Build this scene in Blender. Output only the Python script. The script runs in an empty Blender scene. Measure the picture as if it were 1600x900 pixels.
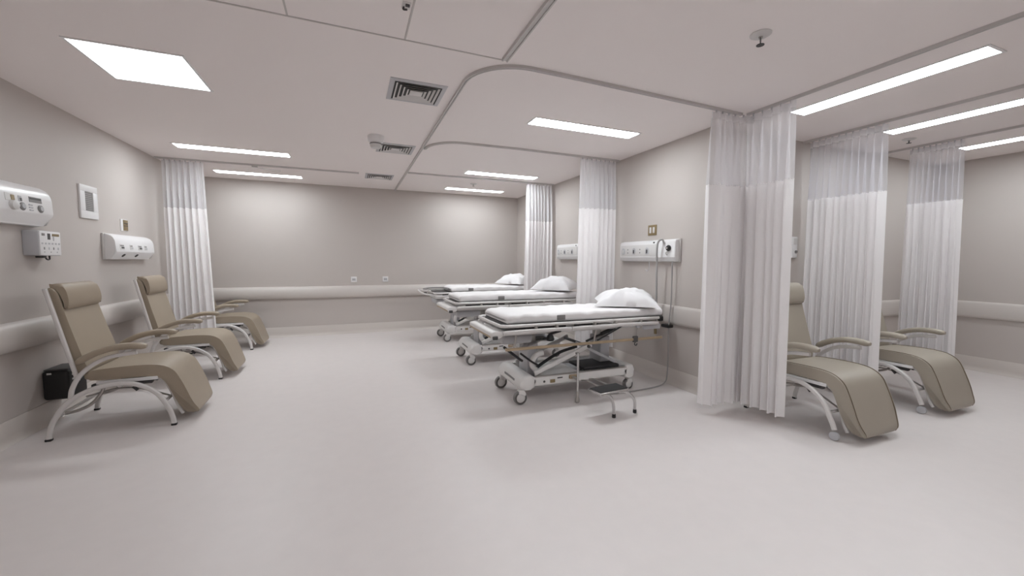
import bpy, bmesh, math, random
from mathutils import Vector, Matrix, noise

# ------------------------------------------------------------------ camera, world, exposure
SC = bpy.context.scene
COL = SC.collection
HC = 2.748                                     # ceiling height
LIGHT = 15.0                                   # strength of the ceiling strip lights
BACKS = 8.5                                    # a few strips are dimmer
BAY = 10.0                                     # strips of the right-hand bay
PANEL = 3.0                                    # strength of the square ceiling panels
LIGHT_COL = (0.90, 0.965, 1.0)
cam_d = bpy.data.cameras.new('camera'); cam = bpy.data.objects.new('camera', cam_d); COL.objects.link(cam)
cam_d.sensor_fit = 'HORIZONTAL'; cam_d.sensor_width = 36.0
cam_d.lens = 624.7 / 1600 * 36.0
cam_d.clip_start = 0.02; cam_d.clip_end = 60
_y, _p, _r = math.radians(21.92), math.radians(-3.96), math.radians(0.34)
_f = Vector((math.sin(_y)*math.cos(_p), math.cos(_y)*math.cos(_p), math.sin(_p)))
_x = Vector((math.cos(_y), -math.sin(_y), 0)); _u = _x.cross(_f)
_x2 = math.cos(_r)*_x + math.sin(_r)*_u; _u2 = -math.sin(_r)*_x + math.cos(_r)*_u
cam.matrix_world = Matrix(((_x2.x, _u2.x, -_f.x, 0), (_x2.y, _u2.y, -_f.y, 0), (_x2.z, _u2.z, -_f.z, 1.4), (0, 0, 0, 1)))
SC.camera = cam
w = bpy.data.worlds.new('world'); SC.world = w; w.use_nodes = True
w.node_tree.nodes['Background'].inputs[0].default_value = (0.8, 0.78, 0.76, 1)
w.node_tree.nodes['Background'].inputs[1].default_value = 0.02
SC.view_settings.view_transform = 'Standard'; SC.view_settings.look = 'None'
SC.view_settings.exposure = 1.31; SC.view_settings.gamma = 1.0
SC.view_settings.use_curve_mapping = False
try:
    SC.cycles.use_denoising = True; SC.cycles.denoiser = 'OPENIMAGEDENOISE'
    SC.cycles.max_bounces = 12; SC.cycles.diffuse_bounces = 7; SC.cycles.transparent_max_bounces = 24
    SC.cycles.sample_clamp_indirect = 8
except Exception:
    pass

# ------------------------------------------------------------------ materials
def lin(c):
    return tuple((v/255/12.92 if v/255 <= .04045 else ((v/255+.055)/1.055)**2.4) for v in c)
MATS = {}
def mat(name, rgb, rough=.5, metal=0., spec=.5, var=0., scale=6., bump=0., bscale=60., coat=0., detail=4.):
    m = bpy.data.materials.new(name); m.use_nodes = True
    nt = m.node_tree; b = nt.nodes['Principled BSDF']
    c = lin(rgb)
    b.inputs['Base Color'].default_value = (*c, 1); b.inputs['Roughness'].default_value = rough
    b.inputs['Metallic'].default_value = metal; b.inputs['Specular IOR Level'].default_value = spec
    if coat: b.inputs['Coat Weight'].default_value = coat
    if var or bump:
        tc = nt.nodes.new('ShaderNodeTexCoord')
    if var:
        n = nt.nodes.new('ShaderNodeTexNoise'); n.inputs['Scale'].default_value = scale; n.inputs['Detail'].default_value = detail
        r = nt.nodes.new('ShaderNodeMix'); r.data_type = 'RGBA'
        r.inputs['A'].default_value = (*[v*(1-var) for v in c], 1); r.inputs['B'].default_value = (*[min(1, v*(1+var)) for v in c], 1)
        nt.links.new(tc.outputs['Object'], n.inputs['Vector']); nt.links.new(n.outputs['Fac'], r.inputs['Factor'])
        nt.links.new(r.outputs['Result'], b.inputs['Base Color'])
    if bump:
        n2 = nt.nodes.new('ShaderNodeTexNoise'); n2.inputs['Scale'].default_value = bscale; n2.inputs['Detail'].default_value = 3
        bp = nt.nodes.new('ShaderNodeBump'); bp.inputs['Strength'].default_value = bump; bp.inputs['Distance'].default_value = .01
        nt.links.new(tc.outputs['Object'], n2.inputs['Vector']); nt.links.new(n2.outputs['Fac'], bp.inputs['Height'])
        nt.links.new(bp.outputs['Normal'], b.inputs['Normal'])
    MATS[name] = m
    return m
WALL = mat('wall_paint', (192, 184, 179), .62, spec=.35, var=.015, scale=2, bump=.04, bscale=180)
CEIL = mat('ceiling_paint', (240, 233, 231), .85, spec=.2, var=.01, scale=1.5)
FLOOR = mat('vinyl_floor', (217, 210, 208), .4, spec=.32, var=.035, scale=9, detail=8, bump=.015, bscale=25)
BASE = mat('coved_baseboard', (202, 194, 188), .45, var=.01)
RAIL = mat('bumper_rail_vinyl', (206, 199, 194), .38, bump=.03, bscale=150)
TRACK = mat('track_metal', (200, 196, 194), .45)
SEAM = mat('ceiling_seam', (196, 190, 187), .7)
WHITE = mat('white_plastic', (228, 226, 226), .28)
OFFW = mat('off_white_plastic', (212, 209, 207), .4)
GREYW = mat('pale_grey_plastic', (184, 183, 186), .45)
HOSEG = mat('grey_hose', (158, 155, 153), .4)
MIDG = mat('mid_grey_plastic', (128, 125, 124), .5)
DARKG = mat('dark_grey_plastic', (74, 72, 72), .5)
BLACK = mat('black_plastic', (30, 28, 29), .45)
RUBBER = mat('black_rubber', (44, 42, 43), .75, var=.15, scale=120)
CHROME = mat('chrome', (205, 203, 202), .22, metal=.9)
STEEL = mat('brushed_steel', (182, 178, 174), .35, metal=.75)
PAINTM = mat('silver_painted_metal', (214, 210, 208), .35, metal=.1)
TAUPE = mat('taupe_leather', (160, 147, 130), .42, spec=.45, var=.05, scale=5, bump=.05, bscale=220)
GREIGE = mat('greige_leather', (165, 156, 143), .42, spec=.45, var=.04, scale=5, bump=.05, bscale=220)
TAUPE2 = mat('taupe_leather_side', (155, 141, 124), .45, spec=.4, var=.05, scale=5, bump=.05, bscale=220)
PIPING = mat('leather_piping', (112, 98, 82), .5)
TAN = mat('tan_plastic', (168, 148, 122), .45, var=.08, scale=20)
BRASS = mat('brass_plate', (142, 124, 92), .4, metal=.35)
SHEET = mat('white_sheet', (232, 229, 229), .8, spec=.2, bump=.12, bscale=28)
PILLOW = mat('white_pillowcase', (230, 228, 229), .85, spec=.15, bump=.15, bscale=24)
BUMPW = mat('white_bed_moulding', (222, 219, 217), .35)

def nodes_of(name):
    m = bpy.data.materials.new(name); m.use_nodes = True; nt = m.node_tree; nt.nodes.clear()
    MATS[name] = m
    return m, nt, nt.nodes.new('ShaderNodeOutputMaterial')
def cloth(name, rgb, trans, sheer=0.):
    m, nt, out = nodes_of(name); c = (*lin(rgb), 1)
    d = nt.nodes.new('ShaderNodeBsdfDiffuse'); d.inputs[0].default_value = c
    t = nt.nodes.new('ShaderNodeBsdfTranslucent'); t.inputs[0].default_value = c
    mx = nt.nodes.new('ShaderNodeMixShader'); mx.inputs[0].default_value = trans
    nt.links.new(d.outputs[0], mx.inputs[1]); nt.links.new(t.outputs[0], mx.inputs[2])
    last = mx
    tc = nt.nodes.new('ShaderNodeTexCoord'); wv = nt.nodes.new('ShaderNodeTexNoise'); wv.inputs['Scale'].default_value = 90
    bp = nt.nodes.new('ShaderNodeBump'); bp.inputs['Strength'].default_value = .08; bp.inputs['Distance'].default_value = .01
    nt.links.new(tc.outputs['Object'], wv.inputs[0]); nt.links.new(wv.outputs['Fac'], bp.inputs['Height']); nt.links.new(bp.outputs[0], d.inputs['Normal'])
    if sheer:
        tr = nt.nodes.new('ShaderNodeBsdfTransparent'); tr.inputs[0].default_value = (.97, .97, .98, 1)
        m2 = nt.nodes.new('ShaderNodeMixShader'); m2.inputs[0].default_value = sheer
        nt.links.new(mx.outputs[0], m2.inputs[1]); nt.links.new(tr.outputs[0], m2.inputs[2]); last = m2
    nt.links.new(last.outputs[0], out.inputs[0])
    return m
FABRIC = cloth('curtain_fabric', (245, 242, 242), .18)
MESHF = cloth('curtain_mesh', (232, 229, 230), .25, .36)
MESHS = cloth('curtain_mesh_sheer', (230, 228, 231), .3, .62)
MESHD = cloth('curtain_mesh_dense', (226, 223, 224), .2, .12)
m, nt, out = nodes_of('clear_film')
g = nt.nodes.new('ShaderNodeBsdfTransparent'); g.inputs[0].default_value = (.9, .89, .88, 1)
d = nt.nodes.new('ShaderNodeBsdfGlossy'); d.inputs['Roughness'].default_value = .15; d.inputs[0].default_value = (.8, .8, .8, 1)
mx = nt.nodes.new('ShaderNodeMixShader'); mx.inputs[0].default_value = .25
nt.links.new(g.outputs[0], mx.inputs[1]); nt.links.new(d.outputs[0], mx.inputs[2]); nt.links.new(mx.outputs[0], out.inputs[0])
FILM = m
m, nt, out = nodes_of('light_diffuser')
e = nt.nodes.new('ShaderNodeEmission'); e.inputs[0].default_value = (*LIGHT_COL, 1); e.inputs[1].default_value = LIGHT
nt.links.new(e.outputs[0], out.inputs[0]); GLOW = m
m, nt, out = nodes_of('bay_light_diffuser')
e = nt.nodes.new('ShaderNodeEmission'); e.inputs[0].default_value = (*LIGHT_COL, 1); e.inputs[1].default_value = BAY
nt.links.new(e.outputs[0], out.inputs[0]); GLOWR = m
m, nt, out = nodes_of('soft_light_diffuser')
e = nt.nodes.new('ShaderNodeEmission'); e.inputs[0].default_value = (*LIGHT_COL, 1); e.inputs[1].default_value = BACKS
nt.links.new(e.outputs[0], out.inputs[0]); GLOWB = m
m, nt, out = nodes_of('dim_light_diffuser')
e = nt.nodes.new('ShaderNodeEmission'); e.inputs[0].default_value = (*LIGHT_COL, 1); e.inputs[1].default_value = PANEL
nt.links.new(e.outputs[0], out.inputs[0]); GLOWD = m

# ------------------------------------------------------------------ mesh helpers
V = Vector
def new(): return bmesh.new()
def finish(bm, recalc=True):
    if recalc: bmesh.ops.recalc_face_normals(bm, faces=bm.faces)
def obj(name, bm, m, parent=None, smooth=True, angle=38, recalc=True):
    finish(bm, recalc)
    me = bpy.data.meshes.new(name); bm.to_mesh(me); bm.free()
    if m: me.materials.append(m)
    if smooth:
        me.shade_smooth(); me.set_sharp_from_angle(angle=math.radians(angle))
    o = bpy.data.objects.new(name, me); COL.objects.link(o)
    if parent: o.parent = parent
    return o
def tag(o, label, cat, group=None):
    o['label'] = label; o['category'] = cat
    if group: o['group'] = group
    return o
def thing(name, label, cat, loc=(0, 0, 0), rz=0., group=None):
    o = bpy.data.objects.new(name, None); COL.objects.link(o); o.empty_display_size = .1
    o.location = loc; o.rotation_euler = (0, 0, rz)
    return tag(o, label, cat, group)
def struct(name, bm, m, **k):
    o = obj(name, bm, m, **k); o['kind'] = 'structure'; return o
def dup(root, loc, rz, label, group=None):
    r = root.copy(); COL.objects.link(r); r.location = loc; r.rotation_euler = (0, 0, rz); r['label'] = label
    if group: r['group'] = group
    for ch in list(root.children):
        c = ch.copy(); COL.objects.link(c); c.parent = r
        for g in list(ch.children):
            q = g.copy(); COL.objects.link(q); q.parent = c
    return r
def box(bm, c, s, bev=0., seg=2, rot=None):
    r = bmesh.ops.create_cube(bm, size=1); vs = r['verts']
    M = Matrix.Translation(V(c)) @ (rot.to_4x4() if rot else Matrix.Identity(4)) @ Matrix.Diagonal((*s, 1))
    bmesh.ops.transform(bm, matrix=M, verts=vs)
    if bev:
        es = list({e for v in vs for e in v.link_edges})
        bmesh.ops.bevel(bm, geom=es, offset=min(bev, .49*min(s)), segments=seg, affect='EDGES', profile=.5)
def bx(bm, x0, x1, y0, y1, z0, z1, bev=0., seg=2):
    box(bm, ((x0+x1)/2, (y0+y1)/2, (z0+z1)/2), (abs(x1-x0), abs(y1-y0), abs(z1-z0)), bev, seg)
def catmull(pts, n=6, closed=False):
    P = [V(p) for p in pts]
    if len(P) < 3: return P
    out = []
    N = len(P)
    for i in range(N if closed else N-1):
        p1, p2 = P[i], P[(i+1) % N]
        p0 = P[i-1] if (i > 0 or closed) else p1+(p1-p2)
        p3 = P[(i+2) % N] if (i+2 < N or closed) else p2+(p2-p1)
        for k in range(n):
            t = k/n
            out.append(.5*((2*p1)+(p2-p0)*t+(2*p0-5*p1+4*p2-p3)*t*t+(3*p1-p0-3*p2+p3)*t**3))
    if not closed: out.append(P[-1])
    return out
def sweep(bm, pts, sec, ref=None, closed=False, scale=None, caps=True):
    """sec: list of (a,b); a along the normal, b along the binormal"""
    P = [V(p) for p in pts]; n = len(P); rings = []
    nrm = None
    for i in range(n):
        a = P[i-1] if (i > 0 or closed) else P[i]; b = P[(i+1) % n] if (i < n-1 or closed) else P[i]
        t = (b-a).normalized()
        if ref is not None:
            bn = V(ref); bn = (bn-t*bn.dot(t)).normalized(); nr = bn.cross(t)
        else:
            if nrm is None:
                nrm = t.orthogonal().normalized()
            nrm = (nrm-t*nrm.dot(t)).normalized(); nr = nrm; bn = t.cross(nr)
        s = scale[i] if scale else 1.
        rings.append([bm.verts.new(P[i]+nr*(q[0]*s)+bn*(q[1]*s)) for q in sec])
    m_ = len(sec)
    for i in range(n if closed else n-1):
        A, B = rings[i], rings[(i+1) % n]
        for k in range(m_):
            bm.faces.new((A[k], A[(k+1) % m_], B[(k+1) % m_], B[k]))
    if caps and not closed:
        bm.faces.new(rings[0][::-1]); bm.faces.new(rings[-1])
def circ(r, seg=12, rb=None):
    rb = r if rb is None else rb
    return [(r*math.cos(2*math.pi*k/seg), rb*math.sin(2*math.pi*k/seg)) for k in range(seg)]
def rrect(a, b, r, n=3):
    out = []
    for cx, cy, s in ((a/2-r, b/2-r, 0), (-a/2+r, b/2-r, 90), (-a/2+r, -b/2+r, 180), (a/2-r, -b/2+r, 270)):
        for k in range(n+1):
            t = math.radians(s+90*k/n); out.append((cx+r*math.cos(t), cy+r*math.sin(t)))
    return out
def tube(bm, pts, r, seg=10, n=6, ref=None, closed=False, smooth=True):
    sweep(bm, catmull(pts, n, closed) if (smooth and len(pts) > 2) else pts, circ(r, seg), ref, closed)
def cyl(bm, p0, p1, r, seg=16, r1=None):
    p0, p1 = V(p0), V(p1)
    sweep(bm, [p0, p1], circ(1, seg), scale=[r, r if r1 is None else r1])
def lathe(bm, prof, c=(0, 0, 0), axis='Z', seg=24):
    """prof: list of (radius, height)"""
    def T(x, y, z):
        if axis == 'Z': return V(c)+V((x, y, z))
        if axis == 'Y': return V(c)+V((x, z, y))
        return V(c)+V((z, x, y))
    rings = []
    for r, h in prof:
        if r < 1e-5: rings.append([bm.verts.new(T(0, 0, h))])
        else: rings.append([bm.verts.new(T(r*math.cos(2*math.pi*k/seg), r*math.sin(2*math.pi*k/seg), h)) for k in range(seg)])
    for A, B in zip(rings, rings[1:]):
        for k in range(seg):
            l = (k+1) % seg
            if len(A) == 1 and len(B) == 1: continue
            if len(A) == 1: bm.faces.new((A[0], B[k], B[l]))
            elif len(B) == 1: bm.faces.new((A[k], A[l], B[0]))
            else: bm.faces.new((A[k], A[l], B[l], B[k]))
    for R_ in (rings[0], rings[-1]):
        if len(R_) > 1: bm.faces.new(R_)
def prism(bm, poly, y0, y1, plane='xz', bev=0., seg=3):
    """extrude a 2-D outline; plane xz -> along y, yz -> along x, xy -> along z"""
    def T(a, b, h):
        return {'xz': (a, h, b), 'yz': (h, a, b), 'xy': (a, b, h)}[plane]
    A = [bm.verts.new(T(a, b, y0)) for a, b in poly]; B = [bm.verts.new(T(a, b, y1)) for a, b in poly]
    n = len(poly)
    fa = bm.faces.new(A); fb = bm.faces.new(B[::-1])
    for k in range(n):
        bm.faces.new((A[k], B[k], B[(k+1) % n], A[(k+1) % n]))
    if bev:
        es = list(fa.edges)+list(fb.edges)
        bmesh.ops.bevel(bm, geom=es, offset=bev, segments=seg, affect='EDGES', profile=.5)
def roundbox(bm, c, s, r, cuts=10, fn=None):
    rr = bmesh.ops.create_cube(bm, size=2); vs = rr['verts']
    es = list({e for v in vs for e in v.link_edges})
    bmesh.ops.subdivide_edges(bm, edges=es, cuts=cuts, use_grid_fill=True)
    h = [q/2 for q in s]
    for v in bm.verts:
        if not v.is_valid: continue
        p = V(v.co)
        q = V([math.copysign(h[i]*(1-(1-abs(p[i]))**1.35), p[i]) if abs(p[i]) < 1 else math.copysign(h[i], p[i]) for i in range(3)])
        inn = V([max(-(h[i]-r), min(h[i]-r, q[i])) for i in range(3)])
        dlt = q-inn
        if dlt.length > 1e-9:
            # keep flat faces flat, push corners onto the rounding
            dlt = dlt.normalized()*r if sum(1 for i in range(3) if abs(dlt[i]) > 1e-6) > 1 else dlt
        v.co = inn+dlt
        if fn: v.co = fn(V(v.co))
        v.co += V(c)

# ------------------------------------------------------------------ the room
LX, BY, RX, AX, AY, FY = -2.417, 8.13, 3.386, 7.56, 3.045, -2.6
T = .15
bm = new(); bx(bm, LX-T, AX+T, FY-T, BY+T, -.12, 0); struct('floor', bm, FLOOR, smooth=False)
bm = new(); bx(bm, LX-T, AX+T, FY-T, BY+T, HC, HC+.12); struct('ceiling', bm, CEIL, smooth=False)
bm = new(); bx(bm, LX-T, LX, FY, BY, 0, HC); struct('wall_left', bm, WALL, smooth=False)
bm = new(); bx(bm, LX-T, RX+T, BY, BY+T, 0, HC); struct('wall_back', bm, WALL, smooth=False)
bm = new(); bx(bm, RX, RX+T, AY+T, BY, 0, HC); struct('wall_right', bm, WALL, smooth=False)
bm = new(); bx(bm, RX, AX, AY, AY+T, 0, HC); struct('wall_bay_back', bm, WALL, smooth=False)
bm = new(); bx(bm, AX, AX+T, FY, AY+T, 0, HC); struct('wall_bay_right', bm, WALL, smooth=False)
bm = new(); bx(bm, LX-T, AX+T, FY-T, FY, 0, HC); struct('wall_front', bm, WALL, smooth=False)

def wall_strip(name, prof, p0, p1, nrm, m, st=True):
    """prof (depth, z) swept along a straight wall run from p0 to p1; nrm = direction into the room"""
    bm = new()
    A = [bm.verts.new((p0[0]+nrm[0]*d, p0[1]+nrm[1]*d, z)) for d, z in prof]
    B = [bm.verts.new((p1[0]+nrm[0]*d, p1[1]+nrm[1]*d, z)) for d, z in prof]
    n = len(prof)
    bm.faces.new(A); bm.faces.new(B[::-1])
    for k in range(n): bm.faces.new((A[k], B[k], B[(k+1) % n], A[(k+1) % n]))
    return struct(name, bm, m) if st else obj(name, bm, m)
cove = [(0, .176), (.006, .176), (.010, .170), (.011, .06), (.016, .035), (.028, .014), (.048, .002), (.048, 0), (0, 0)]
E_ = .001
runs = [('left', (LX, FY), (LX, BY), (1, 0)), ('back', (LX, BY), (RX, BY), (0, -1)),
        ('right', (RX, AY+.0), (RX, BY), (-1, 0)), ('bay_back', (RX, AY), (AX, AY), (0, -1)), ('bay_right', (AX, FY), (AX, AY), (-1, 0))]
for nm, a, b, nn in runs:
    wall_strip('baseboard_'+nm, cove, a, b, nn, BASE)
# bumper rails
round_prof = [(0, .690), (.03, .688)] + [(.03+.052*math.cos(math.radians(a)), .795+.107*math.sin(math.radians(a))) for a in range(-90, 91, 15)] + [(0, .905)]
flat_prof = [(0, .690), (.022, .690), (.030, .697), (.036, .72), (.038, .80), (.036, .872), (.030, .893), (.022, .900), (0, .900)]
def rail(p0, p1, nn, prof, label):
    o = wall_strip('bumper_rail', prof, p0, p1, nn, RAIL, False); tag(o, label, 'bumper rail', 'wall bumper rails')
rail((LX, FY), (LX, BY), (1, 0), round_prof, 'long rounded off-white bumper rail on the left wall behind the recliners')
rail((LX+.083, BY), (RX, BY), (0, -1), round_prof, 'long rounded off-white bumper rail along the far back wall')
rail((RX, AY+.02), (RX, BY-.083), (-1, 0), flat_prof, 'flat off-white bumper rail on the right wall behind the stretcher heads')
rail((RX+.02, AY), (AX, AY), (0, -1), flat_prof, 'flat bumper rail behind the two right-hand recliners and their curtains')
rail((AX, FY), (AX, AY-.04), (-1, 0), flat_prof, 'flat bumper rail on the far right wall beyond the last curtain')

# ceiling seams (thin cover strips)
sn = [0]
def seam(x0, x1, y0, y1, wdt=.010):
    sn[0] += 1
    bm = new()
    if abs(x1-x0) > abs(y1-y0): bx(bm, x0, x1, y0-wdt/2, y0+wdt/2, HC-.004, HC)
    else: bx(bm, x0-wdt/2, x0+wdt/2, y0, y1, HC-.004, HC)
    struct('trim_%d' % sn[0], bm, SEAM, smooth=False)
seam(LX, .97, 2.62, 2.62)
seam(-.30, -.30, FY, 2.61)
seam(.335, .335, FY, 2.61)
bm = new(); bx(bm, .14, .152, 4.9, BY, HC-.002, HC); struct('trim_4', bm, CEIL, smooth=False)

# ------------------------------------------------------------------ curtain tracks
def track(pts, label, n=1, wd=.026, name='curtain_track'):
    bm = new()
    z = HC-.011
    sweep(bm, [V((x, y, z)) for x, y in pts], [(-wd/2, -.011), (wd/2, -.011), (wd/2, .011), (wd/2-.009, .011), (wd/2-.009, .004), (-wd/2+.009, .004), (-wd/2+.009, .011), (-wd/2, .011)][::-1], ref=(0, 0, -1))
    return tag(obj(name, bm, TRACK, smooth=True), label, 'curtain track', 'ceiling curtain tracks')
def arc(cx, cy, r, a0, a1, n=10):
    return [(cx+r*math.cos(math.radians(a0+(a1-a0)*k/n)), cy+r*math.sin(math.radians(a0+(a1-a0)*k/n))) for k in range(n+1)]
track([(.82, BY)]+arc(1.20, 3.02, .38, 180, 270)+[(1.6, 2.645), (2.4, 2.668), (3.33, 2.695)], 'pale ceiling curtain track with a rounded corner by the nearest vent')
track([(.842, 4.96)]+arc(1.26, 4.96, .40, 180, 265, 8)+[(1.9, 4.535), (3.36, 4.54)], 'curved ceiling curtain track over the gap between nearest and middle stretcher')
track([(.842, 6.42), (3.36, 6.40)], 'straight ceiling curtain track between the middle and farthest stretcher')
track([(LX+.02, 6.80), (.14, 6.75)], 'straight ceiling curtain track above the left-hand curtain')
track([(.985, 2.60), (.985, FY+.05)], 'straight ceiling curtain track running toward the viewer from the rounded corner', wd=.04)
track([(3.385, 2.68), (3.385, FY+.05)], 'ceiling curtain track at the nearest right-hand curtain, beside the nearest long light')
track([(4.745, AY), (4.745, FY+.05)], 'ceiling curtain track over the middle right-hand curtain')
track([(6.10, AY), (6.10, FY+.05)], 'ceiling curtain track over the farthest right-hand curtain')

# ------------------------------------------------------------------ ceiling lights
def light(x0, x1, y0, y1, label, glow=None):
    cx, cy = (x0+x1)/2, (y0+y1)/2
    t = thing('ceiling_light', label, 'ceiling light', (cx, cy, HC), 0, 'recessed ceiling lights')
    a, b = (x1-x0)/2, (y1-y0)/2; f = .016
    bm = new()
    for q in ((-a-f, a+f, -b-f, -b), (-a-f, a+f, b, b+f), (-a-f, -a, -b, b), (a, a+f, -b, b)):
        bx(bm, q[0], q[1], q[2], q[3], -.006, 0)
    obj('frame', bm, WHITE, t, smooth=False)
    bm = new(); bx(bm, -a, a, -b, b, -.004, 0); obj('diffuser', bm, glow or GLOW, t, smooth=False)
LW = .185
for q in ((1.65, 2.855, 3.605, 'slim white ceiling strip light nearest above the nearest stretcher'),
          (1.675, 2.84, 6.06, 'slim ceiling strip light right of the vents, in front of the farthest stretcher'),
          (1.685, 2.81, 7.54, 'slim ceiling strip light right of the vents, closest to the back wall'),
          (-1.915, -.72, 6.02, 'slim ceiling strip light on the left, in front of the curtain track'),
          (-1.915, -.73, 7.53, 'slim ceiling strip light on the left, closest to the back wall')):
    light(q[0], q[1], q[2]-LW/2, q[2]+LW/2, q[3], GLOWB if q[2] > 7 else GLOW)
light(-1.604, -1.02, 3.395, 3.985, 'bright square ceiling light panel at upper left', GLOWD)
light(.75, 1.95, .35, .535, 'added unseen fill strip light above the viewer')  # added out of view to brighten the foreground floor and nearest curtain
light(-.1, 1.1, -1.4, -1.215, 'added unseen fill strip light behind the viewer')  # second added fill strip, behind the camera, for the foreground
for x, lb in ((3.79, 'long ceiling strip light right of the nearest right-hand curtain, fully in view'),
              (5.22, 'long ceiling strip light above and behind the middle right-hand curtain'),
              (6.74, 'long ceiling strip light glowing through the farthest right-hand curtain')):
    light(x-LW/2, x+LW/2, 1.295, 2.50, lb, GLOWR)

# ------------------------------------------------------------------ air vents
def vent(cx, cy, label, s=.43):
    t = thing('air_vent', label, 'air vent', (cx, cy, HC), 0, 'square ceiling air vents')
    h = s/2
    bm = new(); bx(bm, -h+.03, h-.03, -h+.03, h-.03, -.003, 0); obj('backing', bm, BLACK, t, smooth=False)
    def ring(bm, r0, z0, r1, z1, th=.003):
        for k in range(4):
            c, s_ = [(1, 0), (0, 1), (-1, 0), (0, -1)][k]
            def R_(x, y): return (x*c-y*s_, x*s_+y*c)
            q = []
            for r, z in ((r0, z0), (r1, z1), (r1, z1+th), (r0, z0+th)):
                q.append([bm.verts.new((*R_(r, -r), z)), bm.verts.new((*R_(r, r), z))])
            for i in range(4):
                j = (i+1) % 4
                bm.faces.new((q[i][0], q[i][1], q[j][1], q[j][0]))
    bm = new(); ring(bm, h, -.004, h-.035, -.010, .004); obj('frame', bm, GREYW, t, smooth=False)
    for i, r in enumerate((h-.058, h-.089, h-.120, h-.151)):
        bm = new(); ring(bm, r+.010, -.014, r-.004, -.004, .0015); obj('louvre', bm, OFFW, t, smooth=False)
    bm = new(); bx(bm, -.05, .05, -.045, .045, -.012, -.004, .004); obj('centre_plate', bm, OFFW, t)
vent(.515, 3.385, 'largest looking square ceiling air vent, beside the rounded track corner')
vent(.53, 5.15, 'middle square ceiling air vent just behind the smoke detector')
vent(.455, 6.96, 'farthest square ceiling air vent near the back wall')

# ------------------------------------------------------------------ ceiling fittings
t = thing('smoke_detector', 'white round smoke detector hanging below the ceiling near the middle vent', 'smoke detector', (.278, 4.71, HC)); t.scale = (1.3, 1.3, 1.3)
bm = new(); lathe(bm, [(.0, 0), (.062, 0), (.066, -.012), (.060, -.05), (.052, -.055)]); obj('base', bm, WHITE, t)
bm = new(); lathe(bm, [(.046, -.05), (.046, -.085), (.038, -.10), (.0, -.102)]); obj('sensor_body', bm, OFFW, t)
bm = new(); lathe(bm, [(.047, -.062), (.0485, -.064), (.0485, -.070), (.047, -.072)]); obj('sensor_slot', bm, MIDG, t)
def sprinkler(x, y, label, rr=.05, drop=.045, dark=True):
    t = thing('sprinkler_head', label, 'sprinkler', (x, y, HC), .6, 'ceiling sprinkler heads')
    bm = new(); lathe(bm, [(0, 0), (rr, 0), (rr, -.004), (rr*.72, -.014), (rr*.4, -.016), (0, -.016)]); obj('escutcheon', bm, OFFW, t)
    bm = new(); lathe(bm, [(0, -.012), (.012, -.012), (.010, -.026), (0, -.026)], seg=12); obj('nozzle', bm, STEEL, t)
    k = DARKG if dark else STEEL
    bm = new()
    for s in (-1, 1): tube(bm, [(s*.009, 0, -.024), (s*.016, 0, -.036), (0, 0, -drop-.004)], .003, 6)
    obj('frame_arm', bm, k, t)
    bm = new(); lathe(bm, [(0, -drop), (.022, -drop), (.022, -drop-.003), (0, -drop-.003)], seg=12); obj('deflector', bm, k, t)
sprinkler(2.284, 1.745, 'sprinkler head on the ceiling at upper right, nearest one to the viewer', .058, .062)
sprinkler(2.04, 6.93, 'small pale sprinkler head between the two far strip lights at right', .06, .045, False)
sprinkler(5.68, 2.53, 'small sprinkler head on the ceiling behind the middle right-hand curtain', .06, .045)
t = thing('ceiling_hook', 'small grey curtain track hanger on the left ceiling track', 'hook', (-1.25, 6.775, HC-.022))
bm = new(); bx(bm, -.035, .035, -.02, .02, -.02, 0, .004); obj('clamp', bm, STEEL, t)
bm = new(); tube(bm, [(.01, 0, -.02), (.09, .0, -.035), (.26, .02, -.06), (.32, .02, -.04), (.22, .03, -.03), (.06, .02, -.022)], .003, 6); obj('wire_loop', bm, OFFW, t)
t = thing('ceiling_latch', 'tiny dark latch fitting beside the ceiling seam at top centre', 'latch', (.30, 2.27, HC))
bm = new(); bx(bm, -.022, .022, -.03, .03, -.006, 0, .002); obj('plate', bm, OFFW, t)
bm = new(); tube(bm, [(-.012, .012, -.006), (-.014, .010, -.02), (.004, 0, -.024)], .005, 6); bx(bm, -.006, .016, -.02, -.006, -.016, -.004, .002); obj('catch', bm, DARKG, t)

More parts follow.
